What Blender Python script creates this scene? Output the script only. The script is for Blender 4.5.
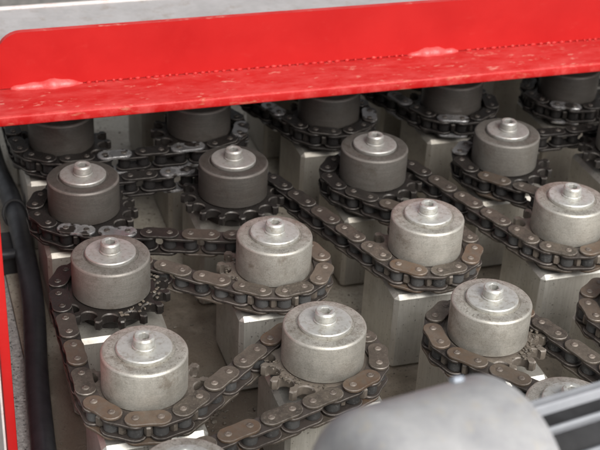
import bpy, bmesh, math, random
from mathutils import Matrix, Vector
random.seed(7)
U = 0.12            # one grid pitch of the roller table, in metres
PY = 0.963          # depth pitch / width pitch
for o in list(bpy.data.objects): bpy.data.objects.remove(o)
scene = bpy.context.scene
C = scene.collection

# ------------------------------------------------------------------ camera
cam_d = bpy.data.cameras.new('camera'); cam = bpy.data.objects.new('camera', cam_d); C.objects.link(cam)
Rm = ((0.952948862623859, 0.1147893885011744, -0.2805563428465302),
      (-0.2994180038692996, 0.5008602310310087, -0.8120885961091244),
      (0.047300361339184416, 0.8578825241599755, 0.5116641970649223))
CP = (-1.1048, -4.6255, 4.1704)
M4 = Matrix(Rm).to_4x4(); M4.translation = Vector(CP) * U
cam.matrix_world = M4
cam_d.sensor_width = 36; cam_d.lens = 1330.39 / 600 * 36
cam_d.clip_start = 0.01; cam_d.clip_end = 200
cam_d.dof.use_dof = True; cam_d.dof.focus_distance = 7.4 * U; cam_d.dof.aperture_fstop = 16.0
scene.camera = cam
scene.render.resolution_x = 1024; scene.render.resolution_y = 768

# ------------------------------------------------------------------ light
SUN_EL, SUN_AZ = 42.0, 168.0          # azimuth of the sun, degrees clockwise from +Y
w = bpy.data.worlds.new('World'); scene.world = w; w.use_nodes = True
wn = w.node_tree; bg = wn.nodes['Background']
sky = wn.nodes.new('ShaderNodeTexSky'); sky.sky_type = 'NISHITA'; sky.sun_disc = False
sky.sun_elevation = math.radians(SUN_EL); sky.sun_rotation = math.radians(SUN_AZ)
sky.dust_density = 5.0; sky.air_density = 1.0; sky.ozone_density = 1.0
hs = wn.nodes.new('ShaderNodeHueSaturation'); hs.inputs['Saturation'].default_value = 0.16   # cloud cover: grey sky
wn.links.new(sky.outputs[0], hs.inputs['Color']); wn.links.new(hs.outputs[0], bg.inputs['Color'])
bg.inputs['Strength'].default_value = 0.095
sd = bpy.data.lights.new('sun', 'SUN'); sd.energy = 2.2; sd.angle = math.radians(40); sd.color = (1, 0.965, 0.91)
sun = bpy.data.objects.new('sun', sd); C.objects.link(sun)
az, el = math.radians(SUN_AZ), math.radians(SUN_EL)
sv = Vector((math.sin(az) * math.cos(el), math.cos(az) * math.cos(el), math.sin(el)))
sun.rotation_euler = sv.to_track_quat('Z', 'Y').to_euler(); sun.location = sv * 3
vs = scene.view_settings
vs.view_transform = 'Standard'; vs.look = 'None'; vs.exposure = 0.55; vs.gamma = 1.0; vs.use_curve_mapping = False

# ------------------------------------------------------------------ materials
class NT:
    def __init__(s, name):
        s.m = bpy.data.materials.new(name); s.m.use_nodes = True; s.t = s.m.node_tree
        s.p = s.t.nodes['Principled BSDF']; s.tc = s.t.nodes.new('ShaderNodeTexCoord')
        oi = s.t.nodes.new('ShaderNodeObjectInfo'); s.oi = oi
        mm = s.t.nodes.new('ShaderNodeMath'); mm.operation = 'MULTIPLY'; mm.inputs[1].default_value = 3.7
        s.l(oi.outputs['Random'], mm.inputs[0])
        va = s.t.nodes.new('ShaderNodeVectorMath'); va.operation = 'ADD'
        s.l(s.tc.outputs['Object'], va.inputs[0]); s.l(mm.outputs[0], va.inputs[1]); s.co = va.outputs[0]
    def l(s, a, b): s.t.links.new(a, b)
    def mapped(s, sc, src=None):
        n = s.t.nodes.new('ShaderNodeMapping'); n.inputs['Scale'].default_value = sc
        s.l(src or s.co, n.inputs['Vector']); return n.outputs[0]
    def noise(s, scale, detail=4, rough=0.6, vec=None, dist=0):
        n = s.t.nodes.new('ShaderNodeTexNoise'); n.inputs['Scale'].default_value = scale
        n.inputs['Detail'].default_value = detail; n.inputs['Roughness'].default_value = rough; n.inputs['Distortion'].default_value = dist
        s.l(vec or s.co, n.inputs['Vector']); return n.outputs['Fac']
    def voro(s, scale, vec=None):
        n = s.t.nodes.new('ShaderNodeTexVoronoi'); n.inputs['Scale'].default_value = scale
        s.l(vec or s.co, n.inputs['Vector']); return n.outputs['Distance']
    def ramp(s, fac, *stops):
        n = s.t.nodes.new('ShaderNodeValToRGB'); e = n.color_ramp.elements
        while len(e) < len(stops): e.new(0.5)
        for x, (p, c) in zip(e, stops):
            x.position = p; x.color = (c, c, c, 1) if not isinstance(c, tuple) else (*c, 1)
        s.l(fac, n.inputs['Fac']); return n.outputs['Color']
    def mix(s, fac, a, b, mode='MIX'):
        n = s.t.nodes.new('ShaderNodeMix'); n.data_type = 'RGBA'; n.blend_type = mode
        for v, i in ((fac, 0), (a, 6), (b, 7)):
            if isinstance(v, (int, float)): n.inputs[i].default_value = v if i == 0 else (v, v, v, 1)
            elif isinstance(v, tuple): n.inputs[i].default_value = (*v, 1)
            else: s.l(v, n.inputs[i])
        return n.outputs[2]
    def math(s, op, a, b=0.0):
        n = s.t.nodes.new('ShaderNodeMath'); n.operation = op; n.use_clamp = op != 'SUBTRACT'
        for v, i in ((a, 0), (b, 1)):
            if isinstance(v, (int, float)): n.inputs[i].default_value = v
            else: s.l(v, n.inputs[i])
        return n.outputs[0]
    def attr(s, nm):
        n = s.t.nodes.new('ShaderNodeAttribute'); n.attribute_type = 'OBJECT'; n.attribute_name = nm; return n.outputs['Fac']
    def bump(s, h, strength=0.3, dist=0.0006):
        n = s.t.nodes.new('ShaderNodeBump'); n.inputs['Strength'].default_value = strength; n.inputs['Distance'].default_value = dist
        s.l(h, n.inputs['Height']); s.l(n.outputs[0], s.p.inputs['Normal'])
    def set(s, **k):
        for n, v in k.items():
            i = s.p.inputs[{'color': 'Base Color', 'rough': 'Roughness', 'metal': 'Metallic', 'spec': 'Specular IOR Level', 'coat': 'Coat Weight'}[n]]
            if isinstance(v, tuple): i.default_value = (*v, 1)
            elif isinstance(v, (int, float)): i.default_value = v
            else: s.l(v, i)
        return s.m

def mat_drum():
    t = NT('turned_steel'); oil_shade = t.attr('oil_shade')
    fine = t.noise(900, 3, .7, t.mapped((.06, .06, 1.0))); blot = t.noise(55, 5, .65); speck = t.noise(760, 2, .5)
    c = t.ramp(fine, (.3, (.51, .49, .44)), (.7, (.60, .575, .52)))
    c = t.mix(t.ramp(blot, (.46, 0.0), (.76, .6)), c, (.30, .275, .235))
    c = t.mix(t.ramp(t.noise(38, 6, .72, dist=.6), (.56, 0.0), (.66, .55)), c, (.23, .18, .13))
    geo = t.t.nodes.new('ShaderNodeNewGeometry'); sx = t.t.nodes.new('ShaderNodeSeparateXYZ'); t.l(geo.outputs['True Normal'], sx.inputs[0])
    top = t.ramp(sx.outputs['Z'], (.8, .35), (.95, 1.0))
    c = t.mix(t.math('MULTIPLY', top, t.ramp(t.noise(240, 5, .75), (.44, 0.0), (.68, .6))), c, (.21, .175, .135))     # dust and rust settled on top
    c = t.mix(t.math('MULTIPLY', top, t.ramp(speck, (.62, 0.0), (.70, .7))), c, (.10, .08, .06))
    c = t.mix(t.ramp(t.noise(160, 4, .7), (.60, 0.0), (.74, .45)), c, (.64, .62, .58))
    edge = t.math('MULTIPLY', t.ramp(sx.outputs['Z'], (.18, 0.0), (.3, 1.0), (.85, 1.0), (.95, 0.0)), t.ramp(blot, (.35, .35), (.6, 1.0)))   # chamfer brighter, in patches
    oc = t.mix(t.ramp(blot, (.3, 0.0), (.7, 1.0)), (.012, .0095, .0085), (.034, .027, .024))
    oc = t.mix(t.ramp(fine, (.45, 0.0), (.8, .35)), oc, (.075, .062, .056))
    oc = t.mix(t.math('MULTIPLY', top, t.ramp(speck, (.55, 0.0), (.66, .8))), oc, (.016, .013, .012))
    c = t.mix(t.math('MULTIPLY', oil_shade, .92), c, oc)  # oily film, with the rear's shade mixed into the drum colour
    c = t.mix(t.math('MULTIPLY', edge, .5), c, t.mix(oil_shade, (.64, .62, .575), (.22, .195, .18)))
    c = t.mix(1.0, c, t.ramp(t.oi.outputs['Random'], (0.0, .80), (1.0, 1.0)), 'MULTIPLY')
    c = t.mix(1.0, c, t.ramp(t.noise(1100, 4, .75), (.30, .80), (.62, 1.08)), 'MULTIPLY')
    r = t.mix(oil_shade, t.ramp(blot, (.3, .58), (.7, .44)), t.ramp(blot, (.3, .52), (.7, .36)))
    t.bump(t.mix(.6, fine, speck), .22, .0003)
    return t.set(color=c, rough=r, metal=t.math('SUBTRACT', .66, t.math('MULTIPLY', oil_shade, .44)), spec=t.math('SUBTRACT', .5, t.math('MULTIPLY', oil_shade, .2)))

def mat_zinc():
    t = NT('zinc_plate'); oil_shade = t.attr('oil_shade')
    n = t.noise(140, 5, .65)
    c = t.ramp(n, (.3, (.52, .535, .52)), (.7, (.74, .755, .74)))
    c = t.mix(t.math('SUBTRACT', .45, t.math('MULTIPLY', oil_shade, .4)), c, (.50, .48, .44))
    c = t.mix(t.ramp(t.noise(300, 5, .7), (.50, 0.0), (.68, .7)), c, (.33, .29, .23))
    c = t.mix(t.math('MULTIPLY', oil_shade, .6), c, (.20, .175, .155))
    t.bump(t.noise(420, 4), .25, .0003)
    return t.set(color=c, rough=t.ramp(n, (.3, .58), (.7, .4)), metal=.65)

def mat_link(name, rust, dark, worn, glint_amt=0.0, orange=0.0):
    t = NT(name); oil_shade = t.attr('oil_shade')
    n = t.noise(120, 6, .7); f = t.noise(600, 4, .7)
    c = t.ramp(n, (.32, dark), (.68, rust))
    c = t.mix(t.ramp(f, (.55, 0.0), (.72, .65)), c, worn)
    c = t.mix(t.math('MULTIPLY', t.ramp(t.oi.outputs['Random'], (0.0, 0.0), (1.0, .6)), 1.0), c, tuple(x * 1.5 for x in rust))
    c = t.mix(t.math('MULTIPLY', t.ramp(t.oi.outputs['Random'], (.66, 0.0), (.98, orange)), t.ramp(t.noise(170, 5, .7), (.36, .1), (.62, 1.0))), c, (.155, .092, .055))
    c = t.mix(t.math('MULTIPLY', oil_shade, .95), c, (.010, .009, .009))
    glint = t.math('MULTIPLY', t.ramp(oil_shade, (.72, 0.0), (.95, 1.0)), t.math('MULTIPLY', t.ramp(t.oi.outputs['Random'], (.70, 0.0), (.76, glint_amt)), t.ramp(t.noise(75, 3, .5), (.42, 0.0), (.52, .85))))   # sky glints on oily links painted as bright steel patches
    c = t.mix(glint, c, (.50, .50, .51))
    geo = t.t.nodes.new('ShaderNodeNewGeometry'); sx = t.t.nodes.new('ShaderNodeSeparateXYZ'); t.l(geo.outputs['True Normal'], sx.inputs[0])
    rim = t.math('MULTIPLY', t.ramp(sx.outputs['Z'], (.15, 0.0), (.3, 1.0), (.85, 1.0), (.95, 0.0)), t.ramp(n, (.4, .15), (.6, .8)))
    c = t.mix(t.math('MULTIPLY', rim, t.math('SUBTRACT', .8, t.math('MULTIPLY', oil_shade, .5))), c, (.36, .33, .30))       # edges rubbed bright
    r = t.mix(oil_shade, t.ramp(n, (.3, .66), (.7, .48)), t.ramp(n, (.35, .40), (.65, .22)))
    t.bump(t.mix(.5, n, f), .45, .0006)
    return t.set(color=c, rough=r, spec=t.math('SUBTRACT', .38, t.math('MULTIPLY', oil_shade, .14)), metal=t.math('ADD', glint, t.math('SUBTRACT', .3, t.math('MULTIPLY', oil_shade, .27))))

def mat_alu():
    t = NT('milled_aluminium'); oil_shade = t.attr('oil_shade')
    st = t.noise(700, 3, .7, t.mapped((1, 1, .05))); b = t.noise(26, 5, .6)
    c = t.ramp(st, (.3, (.53, .518, .48)), (.7, (.65, .637, .595)))
    c = t.mix(t.ramp(b, (.48, 0.0), (.75, .6)), c, (.29, .26, .21))
    c = t.mix(t.ramp(t.noise(420, 2), (.64, 0.0), (.72, .8)), c, (.08, .07, .06))
    c = t.mix(t.math('MULTIPLY', oil_shade, .5), c, (.17, .14, .105))  # rear posts take shade as well as grime into their colour
    t.bump(st, .2, .0003)
    return t.set(color=c, rough=t.ramp(b, (.3, .44), (.7, .6)), metal=.7)

def mat_red():
    t = NT('red_paint'); n = t.noise(18, 5, .6)
    c = t.ramp(n, (.3, (.39, .005, .005)), (.7, (.45, .008, .007)))
    geo = t.t.nodes.new('ShaderNodeNewGeometry'); sx = t.t.nodes.new('ShaderNodeSeparateXYZ'); t.l(geo.outputs['True Normal'], sx.inputs[0])
    up = t.ramp(sx.outputs['Z'], (.3, .03), (.8, 1.0))                      # sand settles on level faces
    c = t.mix(t.math('MULTIPLY', up, t.ramp(t.noise(70, 6, .75, t.mapped((.4, 1, 1))), (.40, .05), (.76, .5))), c, (.66, .13, .12))
    c = t.mix(t.math('MULTIPLY', up, t.ramp(t.noise(170, 5, .65, t.mapped((.5, 1, 1))), (.60, 0.0), (.70, .8))), c, (.60, .24, .19))
    so = t.t.nodes.new('ShaderNodeSeparateXYZ'); t.l(t.tc.outputs['Object'], so.inputs[0])
    lip = t.math('LESS_THAN', so.outputs['Y'], -.38 * U)
    c = t.mix(t.math('MULTIPLY', lip, t.ramp(t.noise(90, 5, .7, t.mapped((.35, 1, 1))), (.56, 0.0), (.72, .8))), c, (.46, .24, .15))    # chipped front edge
    c = t.mix(t.math('MULTIPLY', lip, t.ramp(t.noise(60, 5, .7), (.45, 0.0), (.75, .5))), c, (.70, .13, .12))
    t.bump(t.noise(260, 4), .15, .0005)
    return t.set(color=c, rough=t.ramp(n, (.3, .5), (.7, .62)), spec=.35)

def mat_floor():
    t = NT('grimy_tray'); b = t.noise(9, 6, .62); f = t.noise(160, 6, .75); s = t.noise(520, 2, .5)
    c = t.ramp(b, (.32, (.16, .13, .095)), (.44, (.34, .295, .235)), (.58, (.54, .50, .42)))
    c = t.mix(t.ramp(f, (.50, 0.0), (.75, .6)), c, (.10, .08, .06))
    c = t.mix(t.ramp(s, (.63, 0.0), (.7, .85)), c, (.03, .025, .022))
    vd = t.t.nodes.new('ShaderNodeVectorMath'); vd.operation = 'DISTANCE'; t.l(t.tc.outputs['Object'], vd.inputs[0]); vd.inputs[1].default_value = (.28 * U, 1.5 * U, -.945 * U)
    wet = t.math('SUBTRACT', 1.35, t.math('ADD', t.math('MULTIPLY', vd.outputs['Value'], 4.6), t.math('MULTIPLY', b, .75)))
    wet = t.ramp(wet, (.28, 0.0), (.5, .85))                     # spilled oil between the front rollers
    c = t.mix(wet, c, t.mix(f, (.035, .027, .020), (.13, .10, .075)))
    t.bump(t.mix(.5, f, s), .6, .0012)
    return t.set(color=c, rough=t.mix(wet, t.ramp(b, (.36, .5), (.55, .65)), .25), metal=.15)

def mat_grit(name, a, bcol, scale=260):
    t = NT(name); n = t.noise(scale, 5, .75); v = t.voro(scale * 1.3)
    c = t.ramp(n, (.35, a), (.65, bcol))
    c = t.mix(t.ramp(t.noise(scale * 1.4, 2), (.60, 0.0), (.68, .9)), c, (.025, .024, .024))
    t.bump(t.mix(.5, n, v), .7, .0015)
    return t.set(color=c, rough=.8)

def mat_plain(name, a, b, scale=60, rough=.5, metal=0.0, bump=.2, spot=None):
    t = NT(name); n = t.noise(scale, 5, .65)
    c = t.ramp(n, (.3, a), (.7, b))
    if spot: c = t.mix(t.ramp(t.noise(scale * 1.7, 5, .7), (.54, 0.0), (.7, .8)), c, spot)
    t.bump(t.noise(scale * 6, 4), bump, .0006)
    return t.set(color=c, rough=t.ramp(n, (.3, min(1, rough + .12)), (.7, max(.05, rough - .1))), metal=metal)

M = {}
M['drum'] = mat_drum(); M['zinc'] = mat_zinc(); M['alu'] = mat_alu(); M['red'] = mat_red(); M['floor'] = mat_floor()
M['plate'] = mat_link('chain_plate_steel', (.135, .112, .090), (.034, .029, .025), (.29, .25, .21), 1.0, .85)
M['inner'] = mat_link('inner_plate_steel', (.075, .062, .055), (.026, .022, .02), (.16, .14, .12))
M['pin'] = mat_link('chain_pin_steel', (.17, .14, .117), (.075, .06, .05), (.30, .26, .225))
M['roll'] = mat_link('chain_roller_steel', (.10, .10, .10), (.035, .035, .035), (.30, .30, .29))
M['sprocket'] = mat_link('sprocket_steel', (.17, .145, .12), (.05, .042, .036), (.30, .27, .23))
M['grit'] = mat_grit('gritty_ledge', (.20, .195, .19), (.40, .39, .375))
M['ground'] = mat_grit('gravel', (.10, .098, .09), (.22, .21, .195), 60)
M['rubber'] = mat_plain('black_rubber', (.012, .013, .016), (.026, .027, .031), 80, .42, 0, .15)
M['cover'] = mat_plain('grey_sheet', (.40, .385, .385), (.52, .50, .50), 40, .5, .3, .1, (.36, .31, .28))
M['white'] = mat_plain('pale_paint_glare', (.62, .56, .54), (.78, .73, .71), 50, .4, 0, .1, (.6, .35, .32))  # pale edge paint; also the side plate's pinkish glare as colour
M['motor'] = mat_plain('motor_paint', (.27, .272, .285), (.42, .418, .42), 60, .5, .1, .35, (.40, .37, .32))
M['fin'] = mat_plain('cast_fin', (.28, .295, .32), (.40, .41, .44), 40, .5, .2, .3)
M['nylon'] = mat_plain('black_nylon', (.008, .008, .009), (.014, .014, .015), 80, .75)
M['core'] = mat_plain('motor_core', (.010, .010, .011), (.025, .025, .027), 60, .8)
M['weld'] = mat_plain('weld_glare_pink', (.48, .03, .03), (.58, .12, .115), 70, .4, 0, .6, (.46, .012, .012))  # pink glare on the beads put into a paler red
M['debris'] = mat_plain('grime_flake', (.05, .042, .034), (.17, .145, .115), 300, .4)
M['bluebolt'] = mat_plain('bolt_blue_zinc', (.30, .34, .40), (.42, .46, .52), 150, .65, .3)

# ------------------------------------------------------------------ mesh helpers (grid units, scaled by U on build)
def mesh_obj(name, bm, mat, parent=None, smooth=None, loc=None):
    me = bpy.data.meshes.new(name)
    bmesh.ops.recalc_face_normals(bm, faces=bm.faces[:])
    for v in bm.verts: v.co *= U
    bm.to_mesh(me); bm.free(); me.materials.append(mat)
    if smooth is not None:
        for p in me.polygons: p.use_smooth = True
        me.set_sharp_from_angle(angle=math.radians(smooth))
    o = bpy.data.objects.new(name, me); C.objects.link(o)
    if parent: o.parent = parent
    if loc: o.location = Vector(loc) * U
    return o
def tag(o, label, cat, group=None):
    o['label'] = label; o['category'] = cat
    if group: o['group'] = group
    return o
def struct(o): o['kind'] = 'structure'; return o
def empty(name, loc, rz=0):
    o = bpy.data.objects.new(name, None); C.objects.link(o); o.location = Vector(loc) * U; o.rotation_euler = (0, 0, rz)
    o.empty_display_size = .01; return o
def copy_tree(o, parent=None):
    c = o.copy(); C.objects.link(c); c.parent = parent
    for ch in list(o.children): copy_tree(ch, c)
    return c
def tree(o):
    yield o
    for ch in o.children: yield from tree(ch)
def lathe(bm, prof, n=64, cap=True):
    rings = []
    for r, z in prof:
        if r < 1e-6: rings.append([bm.verts.new((0, 0, z))])
        else: rings.append([bm.verts.new((r * math.cos(2 * math.pi * i / n), r * math.sin(2 * math.pi * i / n), z)) for i in range(n)])
    for a, b in zip(rings, rings[1:]):
        for i in range(n):
            j = (i + 1) % n
            if len(a) == 1 and len(b) == 1: continue
            if len(a) == 1: bm.faces.new((a[0], b[i], b[j]))
            elif len(b) == 1: bm.faces.new((a[i], b[0], a[j]))
            else: bm.faces.new((a[i], b[i], b[j], a[j]))
    return rings
def box(bm, x0, x1, y0, y1, z0, z1, bev=0, seg=1):
    r = bmesh.ops.create_cube(bm, size=1)
    for v in r['verts']:
        v.co = Vector(((x0 + x1) / 2 + v.co.x * (x1 - x0), (y0 + y1) / 2 + v.co.y * (y1 - y0), (z0 + z1) / 2 + v.co.z * (z1 - z0)))
    if bev:
        es = list({e for v in r['verts'] for e in v.link_edges})
        bmesh.ops.bevel(bm, geom=es, offset=bev, segments=seg, affect='EDGES', profile=.5)
def extrude_poly(bm, pts, z0, z1, ch=0):
    n = len(pts); cx = sum(p[0] for p in pts) / n; cy = sum(p[1] for p in pts) / n
    def ring(z, k): return [bm.verts.new((cx + (x - cx) * k, cy + (y - cy) * k, z)) for x, y in pts]
    if ch:
        rad = max(math.hypot(x - cx, y - cy) for x, y in pts); k = 1 - ch / rad
        R = [ring(z0, k), ring(z0 + ch, 1), ring(z1 - ch, 1), ring(z1, k)]
    else: R = [ring(z0, 1), ring(z1, 1)]
    for a, b in zip(R, R[1:]):
        for i in range(n): bm.faces.new((a[i], a[(i + 1) % n], b[(i + 1) % n], b[i]))
    bm.faces.new(R[0][::-1]); bm.faces.new(R[-1])
def tube(bm, pts, r, n=16, cap=True):
    P = [Vector(p) for p in pts]; rings = []
    for i, p in enumerate(P):
        t = (P[min(i + 1, len(P) - 1)] - P[max(i - 1, 0)]).normalized()
        a = t.cross(Vector((0, 0, 1)));  a = a.normalized() if a.length > 1e-4 else Vector((1, 0, 0))
        b = a.cross(t)
        rr = r[i] if isinstance(r, list) else r
        rings.append([bm.verts.new(p + rr * (math.cos(2 * math.pi * k / n) * a + math.sin(2 * math.pi * k / n) * b)) for k in range(n)])
    for x, y in zip(rings, rings[1:]):
        for k in range(n): bm.faces.new((x[k], x[(k + 1) % n], y[(k + 1) % n], y[k]))
    if cap: bm.faces.new(rings[0][::-1]); bm.faces.new(rings[-1])
def catmull(pts, sub=8):
    P = [Vector(p) for p in pts]; P = [2 * P[0] - P[1]] + P + [2 * P[-1] - P[-2]]; out = []
    for i in range(1, len(P) - 2):
        for k in range(sub):
            t = k / sub; a, b, c, d = P[i - 1:i + 3]
            out.append(.5 * (2 * b + (c - a) * t + (2 * a - 5 * b + 4 * c - d) * t * t + (-a + 3 * b - 3 * c + d) * t ** 3))
    out.append(P[-2]); return out

# ------------------------------------------------------------------ the setting
FL = -0.945
bm = bmesh.new(); box(bm, -.50, 6.2, -2.2, 6.6, FL - .06, FL, .004); struct(mesh_obj('tray_floor', bm, M['floor']))
bm = bmesh.new(); box(bm, -.93, -.503, -2.2, 6.6, FL - .09, FL - .02, .004); struct(mesh_obj('side_ledge', bm, M['grit']))
bm = bmesh.new(); bmesh.ops.create_grid(bm, x_segments=1, y_segments=1, size=400)
struct(mesh_obj('ground', bm, M['ground'], loc=(0, 0, -4.2)))

# red angle beam: upright plate, flange, weld beads
BZ, BY0, BY1, BT = 0.30, 3.13, 3.535, 0.745
beam = empty('angle_beam', (-1.0, BY1, BZ)); org = Vector((-1.0, BY1, BZ))
tag(beam, 'long red painted steel angle beam reaching over the rollers', 'beam')
bm = bmesh.new(); box(bm, 0, 7.4, BY0 - BY1, 0.06, -.02, 0.05, .014, 3); mesh_obj('flange', bm, M['red'], beam, 40)
bm = bmesh.new(); r = .17; x0 = .565; hh = BT - BZ
pts = [(x0, .055), (7.4, .055), (7.4, hh)] + [(x0 + r - r * math.sin(a), hh - r + r * math.cos(a)) for a in [k * math.pi / 16 for k in range(9)]]
extrude_poly(bm, pts, -.045, 0)
for v in bm.verts: v.co = Vector((v.co.x, v.co.z + .05, v.co.y))
bmesh.ops.bevel(bm, geom=[e for e in bm.edges if e.calc_face_angle(0) > .9], offset=.01, segments=2, affect='EDGES')
mesh_obj('upright_plate', bm, M['red'], beam, 40)
def weld(xa, xb, big):
    bm = bmesh.new(); n = 40; pts = []; rs = []; p1, p2 = random.uniform(0, 6), random.uniform(0, 6)
    for i in range(n + 1):
        f = i / n; k = max(.02, math.sin(math.pi * f)) ** .45
        pts.append((xa + (xb - xa) * f, .006, .048)); rs.append(.046 * k * (1 + .16 * math.sin(f * 9 + p1) + .10 * math.sin(f * 23 + p2)))
    tube(bm, pts, rs, 20)
    return bm
mesh_obj('weld_bead', weld(.64, 1.12, True), M['weld'], beam, 60)
mesh_obj('weld_bead', weld(3.46, 3.86, True), M['weld'], beam, 60)
i = 0; x = 1.16
while x < 6.5:
    if not 3.42 < x < 3.9:
        bm = bmesh.new(); r_ = bmesh.ops.create_icosphere(bm, subdivisions=1, radius=1); L_ = random.uniform(.012, .03)
        for v in r_['verts']: v.co = Vector((v.co.x * L_, v.co.y * .013, v.co.z * .013))
        mesh_obj('stitch_weld', bm, M['red'], beam, 60, (x, .001, .053))
    x += random.uniform(.042, .075)
bm = bmesh.new(); lathe(bm, [(0, .03), (.022, .028), (.028, .018), (.028, 0)], 16); mesh_obj('rivet', bm, M['rubber'], beam, 40, (.525, -.05, .048))

cov = empty('cover_plate', (-1.0, 3.68, .28)); tag(cov, 'pale grey sheet metal cover lying behind the red beam', 'cover')
bm = bmesh.new(); box(bm, 0, 7.4, 0, 1.36, 0, .03, .006); mesh_obj('sheet', bm, M['cover'], cov)
bm = bmesh.new(); box(bm, 0, 7.4, 1.362, 1.40, -.06, .045, .012, 2); mesh_obj('rolled_edge', bm, M['white'], cov, 40)

sp = empty('side_plate', (-.684, 1.0, FL)); tag(sp, 'narrow red edged side plate of the frame left of the black hose', 'plate')
bm = bmesh.new(); box(bm, -.052, 0, 0, 2.35, -.1, 1.9, .008, 2); mesh_obj('red_edge_plate', bm, M['red'], sp, 40)
bm = bmesh.new(); box(bm, -.069, -.055, .03, 2.35, -.1, 1.9, .004); mesh_obj('glare_skin', bm, M['white'], sp)  # added pale layer: glare on the red plate put into colour

# ------------------------------------------------------------------ posts and rollers
ZT, ZP = 0.0, -0.39          # roller top, post top
ZC = -0.275                  # chain and sprocket mid plane
NT_, PITCH = 15, 0.131
RP = PITCH / (2 * math.sin(math.pi / NT_))
def gx(c, r): return Vector((c, r * PY))
ROWS = {4: 'row half under red beam', 3: 'first row before red beam', 2: 'second row before red beam',
        1: 'third row before red beam', 0: 'fourth row before red beam', 5: 'row wholly behind red beam'}
NTH = ['next to black hose', 'second from hose', 'third from hose', 'fourth from hose', 'fifth from hose']
CELLS = [(c, r) for r in (5, 4, 3) for c in range(5)] + [(c, 2) for c in range(4)] + [(c, 1) for c in range(4)] + [(0, 0), (2, 0), (3, 0)]
def oil_shade_at(x, row):  # grows to the rear left: oily film plus shade put into colour
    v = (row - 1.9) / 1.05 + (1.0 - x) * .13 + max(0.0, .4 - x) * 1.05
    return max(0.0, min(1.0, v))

bm = bmesh.new(); box(bm, -.285, .285, -.285, .285, FL - ZP + .001, 0, .026, 1)
post0 = mesh_obj('post', bm, M['alu'], None)

def proto_roller():
    root = empty('roller', (0, 0, 0))
    zb = -ZP                                        # local z of roller top
    bm = bmesh.new(); R = .231
    prof = [(.10, zb - .242), (R - .012, zb - .242), (R, zb - .232), (R, zb - .016), (R - .003, zb - .0095), (R - .009, zb - .003), (R - .017, zb)]
    prof += [(.165, zb + .001), (.160, zb - .004), (.10, zb - .004)]
    lathe(bm, prof, 80); mesh_obj('drum', bm, M['drum'], root, 35)
    bm = bmesh.new(); lathe(bm, [(.03, zb - .004), (.146, zb - .004), (.149, zb + .002), (.149, zb + .017), (.144, zb + .0225), (.132, zb + .0245), (.09, zb + .0225), (.030, zb + .021)], 56); mesh_obj('washer', bm, M['zinc'], root, 35)
    bm = bmesh.new(); z0 = zb + .021
    lathe(bm, [(.03, z0), (.062, z0), (.064, z0 + .004), (.064, z0 + .010), (.061, z0 + .013), (.03, z0 + .013)], 32); mesh_obj('spring_washer', bm, M['zinc'], root, 35)
    bm = bmesh.new(); n = 24; z0 += .0135; z1 = z0 + .053
    def ring(f, z): return [bm.verts.new((f(i) * math.cos(2 * math.pi * i / n), f(i) * math.sin(2 * math.pi * i / n), z)) for i in range(n)]
    hexr = lambda rr: (lambda i: rr * math.cos(math.pi / 6) / math.cos((2 * math.pi * i / n + math.pi / 6) % (math.pi / 3) - math.pi / 6))
    k = lambda r_: (lambda i: r_)
    rs = [ring(k(.02), z0), ring(k(.056), z0), ring(k(.058), z0 + .004), ring(k(.058), z1 - .010), ring(k(.050), z1), ring(k(.036), z1), ring(hexr(.031), z1 - .005), ring(hexr(.030), z1 - .040)]
    for a, b in zip(rs, rs[1:]):
        for i in range(n): bm.faces.new((a[i], a[(i + 1) % n], b[(i + 1) % n], b[i]))
    bolt = mesh_obj('bolt', bm, M['zinc'], root, 35)
    bm = bmesh.new(); lathe(bm, [(0, z1 - .046), (.02, z1 - .044), (.033, z1 - .0425)], 24); mesh_obj('socket_floor', bm, M['sprocket'], bolt)
    # sprocket with real tooth gaps
    bm = bmesh.new(); pts = []; rr = .055
    for t in range(NT_):
        a0 = 2 * math.pi * t / NT_
        for kk in range(-4, 5):                     # roller seat
            b = math.pi + kk * math.radians(18.5)
            x = RP + rr * math.cos(b); y = rr * math.sin(b)
            pts.append((x * math.cos(a0) + y * -math.sin(a0) * -1 * -1, x * math.sin(a0) + y * math.cos(a0)) if False else
                       (x * math.cos(a0) + -y * -math.sin(a0) * 1, x * math.sin(a0) - y * math.cos(a0)))
        for da, ro in ((.33, RP + .012), (.43, RP + .034), (.57, RP + .034), (.67, RP + .012)):
            a = a0 + da * 2 * math.pi / NT_; pts.append((ro * math.cos(a), ro * math.sin(a)))
    zc = ZC - ZP
    extrude_poly(bm, pts, zc - .032, zc + .032, .008)
    mesh_obj('sprocket', bm, M['sprocket'], root, 30)
    bm = bmesh.new(); lathe(bm, [(.10, 0.001), (.20, .001), (.206, .008), (.206, zc - .031), (.1, zc - .031)], 48); mesh_obj('hub', bm, M['sprocket'], root, 35)
    return root
roller0 = proto_roller()
ROLL = {}
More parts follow.
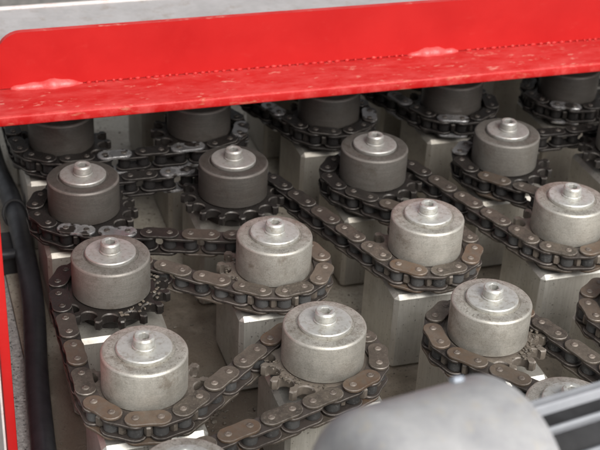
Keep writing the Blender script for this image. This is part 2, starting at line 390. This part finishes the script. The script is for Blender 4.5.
for k, (c, r) in enumerate(CELLS):
    p = post0 if k == 0 else post0.copy()
    if k: C.objects.link(p)
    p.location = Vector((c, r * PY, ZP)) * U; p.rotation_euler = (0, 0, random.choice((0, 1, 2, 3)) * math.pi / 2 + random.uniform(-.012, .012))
    ov = oil_shade_at(c, r); p['oil_shade'] = ov
    look = 'dark oily shade-tinted' if ov > .75 else ('grey oily shade-tinted' if ov > .3 else 'pale dusty')
    tag(p, 'square aluminium post under roller, %s, %s' % (ROWS[r], NTH[c]), 'post', 'square posts under the rollers')
    q = roller0 if k == 0 else copy_tree(roller0)
    q.location = Vector((c, r * PY, ZP)) * U
    tag(q, '%s steel roller, %s, %s' % (look, ROWS[r], NTH[c]), 'roller', 'steel rollers in rows')
    ROLL[(c, r)] = (q, ov)
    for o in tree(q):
        o['oil_shade'] = min(1.0, ov * 1.7) if o.name.split('.')[0] in ('sprocket', 'hub') else ov ** .75
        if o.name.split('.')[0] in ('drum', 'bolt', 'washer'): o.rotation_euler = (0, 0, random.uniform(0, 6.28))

# ------------------------------------------------------------------ roller chains
def stadium(L, hw, waist, n=9):
    pts = []
    for k in range(n): a = -math.pi / 2 + math.pi * k / (n - 1); pts.append((L / 2 + hw * math.cos(a), hw * math.sin(a)))
    pts.append((0, hw * waist))
    for k in range(n): a = math.pi / 2 + math.pi * k / (n - 1); pts.append((-L / 2 + hw * math.cos(a), hw * math.sin(a)))
    pts.append((0, -hw * waist)); return pts
def plates(hw, z0, z1, waist):
    bm = bmesh.new()
    for s in (1, -1):
        a, b = sorted((s * z0, s * z1)); extrude_poly(bm, stadium(PITCH, hw, waist), a, b, .004)
    return bm
_o = mesh_obj('outer_link', plates(.057, .0525, .071, .94), M['plate'], None, 40); ME_OUT = _o.data; bpy.data.objects.remove(_o)
_o = mesh_obj('inner_link', plates(.059, .033, .0515, .95), M['inner'], None, 40); ME_IN = _o.data; bpy.data.objects.remove(_o)
bm = bmesh.new(); lathe(bm, [(0, -.078), (.014, -.078), (.020, -.074), (.020, .073), (.0175, .0765), (.009, .079), (.005, .077), (0, .0765)], 14)
_o = mesh_obj('pin', bm, M['pin'], None, 40); ME_PIN = _o.data; bpy.data.objects.remove(_o)
bm = bmesh.new(); lathe(bm, [(.022, -.0325), (.039, -.0325), (.043, -.028), (.043, .028), (.039, .0325), (.022, .0325)], 18)
_o = mesh_obj('roller_bush', bm, M['roll'], None, 40); ME_ROL = _o.data; bpy.data.objects.remove(_o)

def path(seq, start, end):
    """seq: (cell, side) with side +1 = turn left round it; returns dense polyline with cell tags"""
    nodes = [(Vector(start), 0, None)] + [(gx(*c), s, c) for c, s in seq] + [(Vector(end), 0, None)]
    tang = []
    for (c1, s1, _), (c2, s2, _) in zip(nodes, nodes[1:]):
        D = c2 - c1; k = (s2 - s1) * RP; L = math.sqrt(max(D.length_squared - k * k, 1e-9))
        a = math.atan2(D.y, D.x) - math.atan2(k, L); d = Vector((math.cos(a), math.sin(a))); n = Vector((-d.y, d.x))
        tang.append((c1 - s1 * RP * n, c2 - s2 * RP * n))
    P = []
    for i, (a, b) in enumerate(tang):
        m = max(2, int((b - a).length / .004))
        P += [(a + (b - a) * k / m, None) for k in range(m)]
        if i < len(tang) - 1:
            c, s, cell = nodes[i + 1]; e = tang[i + 1][0]
            a0 = math.atan2(b.y - c.y, b.x - c.x); a1 = math.atan2(e.y - c.y, e.x - c.x); da = (a1 - a0) % (2 * math.pi)
            if s < 0: da -= 2 * math.pi
            m = max(2, int(abs(da) * RP / .002))
            P += [(c + RP * Vector((math.cos(a0 + da * k / m), math.sin(a0 + da * k / m))), cell) for k in range(m)]
    return P
def build_chain(name_label, seq, start, end, shift=0.0, flip=False):
    P = path(seq, start, end); pins = []; i = 0; acc = 0
    while acc < shift: acc += (P[i + 1][0] - P[i][0]).length; i += 1
    pins.append(P[i])
    while True:
        j = i
        while j < len(P) and (P[j][0] - pins[-1][0]).length < PITCH: j += 1
        if j >= len(P): break
        a, b = P[j - 1], P[j]; da = (a[0] - pins[-1][0]).length; db = (b[0] - pins[-1][0]).length
        f = (PITCH - da) / max(db - da, 1e-9); pins.append((a[0].lerp(b[0], f), b[1] if a[1] else None)); i = j
    root = empty('roller_chain', (pins[0][0].x, pins[0][0].y, ZC)); tag(root, name_label, 'chain', None); o0 = pins[0][0]
    done = set()
    for q, cell in pins:
        if cell in ROLL and cell not in done:
            done.add(cell); c = gx(*cell); ang = math.atan2(q.y - c.y, q.x - c.x); rt = ROLL[cell][0]
            for ch in rt.children:
                if ch.name.startswith('sprocket'): ch.rotation_euler = (0, 0, ang)
    for k in range(len(pins) - 1):
        a, b = pins[k][0], pins[k + 1][0]; mid = (a + b) / 2; outer = (k % 2 == 0) != flip
        o = bpy.data.objects.new('outer_link' if outer else 'inner_link', ME_OUT if outer else ME_IN); C.objects.link(o); o.parent = root
        o.location = Vector((mid.x - o0.x, mid.y - o0.y, random.uniform(-.002, .002))) * U
        o.rotation_euler = (random.uniform(-.03, .03), random.uniform(-.018, .018), math.atan2(b.y - a.y, b.x - a.x))
        ov = max(0, min(1, oil_shade_at(mid.x, mid.y / PY) + .12 + random.uniform(-.14, .14))); o['oil_shade'] = ov
        for s in (-1, 1):
            c = bpy.data.objects.new('pin' if outer else 'chain_roller', ME_PIN if outer else ME_ROL); C.objects.link(c); c.parent = o
            c.location = (s * PITCH / 2 * U, 0, 0); c.rotation_euler = (0, 0, random.uniform(0, 6)); c['oil_shade'] = max(0, ov - (.12 if outer else 0))
    return root
build_chain('long roller chain snaking from the third to first rows before the red beam',
            [((0, 0), -1), ((1, 1), 1), ((0, 1), -1), ((0, 2), -1), ((1, 2), 1), ((0, 3), -1), ((1, 3), -1), ((2, 2), 1), ((2, 3), -1), ((3, 2), 1), ((3, 3), -1), ((4, 3), -1)],
            (-RP, -1.3), (5.0, 2.2), 0.03)
build_chain('rusty roller chain looped round the pale roller above the grey motor',
            [((2, 0), 1), ((2, 1), -1), ((3, 0), 1), ((3, 1), -1)], (1.15, .2), (4.0, .1), 0.0)
build_chain('black oily roller chain running along the row under the red beam',
            [((0, 5), 1), ((0, 4), 1), ((1, 4), 1), ((1, 5), -1), ((2, 4), 1), ((2, 5), -1), ((3, 4), 1), ((3, 5), -1), ((4, 5), -1)],
            (-RP, 6.3), (5.8, 4.7), 0.05)
build_chain('short black chain around fifth roller from the hose under red beam', [((4, 4), 1)], (5.6, 4.33 * PY), (5.6, 3.67 * PY), 0.0)

# ------------------------------------------------------------------ black hose, tie, cable
hp = [(-.44, 5.1, -.60), (-.42, 4.48, -.70), (-.372, 3.93, -.705), (-.366, 3.41, -.71), (-.385, 2.72, -.79), (-.465, 1.97, -.868), (-.518, 1.32, -.868), (-.56, .7, -.868), (-.60, -.2, -.868), (-.62, -1.2, -.868)]
hose = empty('hose', hp[4]); tag(hose, 'thick black rubber hose along the left edge of the tray', 'hose')
bm = bmesh.new(); tube(bm, [p - Vector(hp[4]) for p in catmull(hp, 10)], .072, 24); mesh_obj('tube', bm, M['rubber'], hose, 60)
tie = empty('cable_tie', (-.37, 3.72, -.705)); tag(tie, 'thin black cable tie looped around the black hose', 'cable tie')
bm = bmesh.new(); ring = []
for k in range(33):
    a = 2 * math.pi * k / 32; ring.append((.082 * math.cos(a), .05 * math.sin(a), .082 * math.sin(a)))
tube(bm, ring, .012, 8); mesh_obj('strap', bm, M['nylon'], tie, 60)
bm = bmesh.new(); tube(bm, catmull([(.07, .04, .05), (.10, .12, .12), (.10, .24, .17), (.085, .34, .19)], 6), .010, 8); mesh_obj('tail', bm, M['nylon'], tie, 60)
cb = empty('cable', (-.45, 3.2, -.72)); tag(cb, 'short black cable reaching the hose from the left frame side', 'cable')
bm = bmesh.new(); tube(bm, catmull([(-.30, .02, .04), (-.18, 0, .02), (-.06, .01, 0), (.03, .03, -.01)], 6), .035, 14); mesh_obj('jacket', bm, M['rubber'], cb, 60)
bm = bmesh.new(); box(bm, -.60, -.335, 3.30, 3.62, FL, -.785, .01); tag(mesh_obj('hose_support', bm, M['core']), 'small dark block supporting the hose beneath the cable tie', 'block')

# ------------------------------------------------------------------ electric motor in the foreground
th, tilt = .268, -.114
ax = Vector((math.cos(th) * math.cos(tilt), math.sin(th) * math.cos(tilt), math.sin(tilt)))
RC = Vector((0.7330, -1.5257, 1.1076))                 # centre of the fan cover's open rim
mot = empty('electric_motor', (RC.x, RC.y, FL)); tag(mot, 'grey finned electric motor with smooth rounded fan cover', 'motor')
def along(bm):
    z = ax; x = Vector((0, 0, 1)).cross(z).normalized(); y = z.cross(x)
    mt = Matrix((x, y, z)).transposed()
    off = Vector((0, 0, RC.z - FL))
    for v in bm.verts: v.co = mt @ v.co + off
    return bm
RM = .348
bm = bmesh.new()
prof = [(0, -.63), (.14, -.625)] + [(RM - .13 + .13 * math.sin(a), -.49 - .13 * math.cos(a)) for a in [k * math.pi / 2 / 8 for k in range(9)]] + [(RM, -.02), (RM + .006, -.012), (RM + .006, 0), (RM - .012, 0), (RM - .012, -.40), (.1, -.42)]
lathe(bm, prof, 72); mesh_obj('fan_cover', along(bm), M['motor'], mot, 35)
bm = bmesh.new(); lathe(bm, [(0, -.30), (.172, -.30), (.172, 1.5), (.14, 1.58), (0, 1.6)], 48); mesh_obj('housing', along(bm), M['core'], mot, 35)
NF = 11
for k in range(NF):
    a = 2 * math.pi * (k + .25) / NF
    bm = bmesh.new(); box(bm, .15, .208, -.0075, .0075, -.2, 1.5, .004, 1)
    bmesh.ops.rotate(bm, verts=bm.verts, cent=(0, 0, 0), matrix=Matrix.Rotation(a, 3, 'Z'))
    mesh_obj('cooling_fin', along(bm), M['fin'], mot, 40)
bm = bmesh.new(); lathe(bm, [(0, .035), (.02, .035), (.026, .028), (.026, 0)], 6)
bmesh.ops.rotate(bm, verts=bm.verts, cent=(0, 0, 0), matrix=Matrix.Rotation(math.radians(90), 3, 'X'))
for v in bm.verts: v.co += Vector((0, -RM + .018, -.09))
bmesh.ops.rotate(bm, verts=bm.verts, cent=(0, 0, 0), matrix=Matrix.Rotation(math.radians(180 - 34), 3, 'Z'))
mesh_obj('cover_screw', along(bm), M['bluebolt'], mot, 35)
bm = bmesh.new()
box(bm, -.1, .9, -.10, .10, -.05, RC.z - FL - .25, .02); box(bm, -.35, 1.15, -.3, .3, -.05, .05, .01)
mesh_obj('mounting_foot', bm, M['core'], mot)

# ------------------------------------------------------------------ grime crumbs on the tray
bm = bmesh.new()
def crumb(x, y, s):
    r = bmesh.ops.create_icosphere(bm, subdivisions=1, radius=1)
    e = [random.uniform(.5, 1.4) * s for _ in range(3)]
    for v in r['verts']: v.co = Vector((x + v.co.x * e[0] * random.uniform(.7, 1.2), y + v.co.y * e[1] * random.uniform(.7, 1.2), FL + e[2] * .3 + v.co.z * e[2] * .6))
for _ in range(1500):
    crumb(random.uniform(-.48, 4.6), random.uniform(-.2, 5.6), random.uniform(.004, .012))
for _ in range(260):
    crumb(random.gauss(.47, .09), random.gauss(1.62, .12), random.uniform(.005, .02))
def crust(cell, a0, a1, n):
    global FL
    keep = FL; FL = ZC + .034; c = gx(*cell)
    for _ in range(n):
        a = math.radians(random.uniform(a0, a1)); r = random.uniform(.235, .30); crumb(c.x + r * math.cos(a), c.y + r * math.sin(a), random.uniform(.004, .014))
    FL = keep
crust((2, 1), -80, 30, 90); crust((1, 1), 170, 260, 50); crust((0, 2), -90, 20, 40); crust((1, 2), 90, 200, 30)
o = mesh_obj('grime', bm, M['debris']); o['kind'] = 'stuff'; o['label'] = 'dark gritty grime scattered over the tray floor'; o['category'] = 'grime'
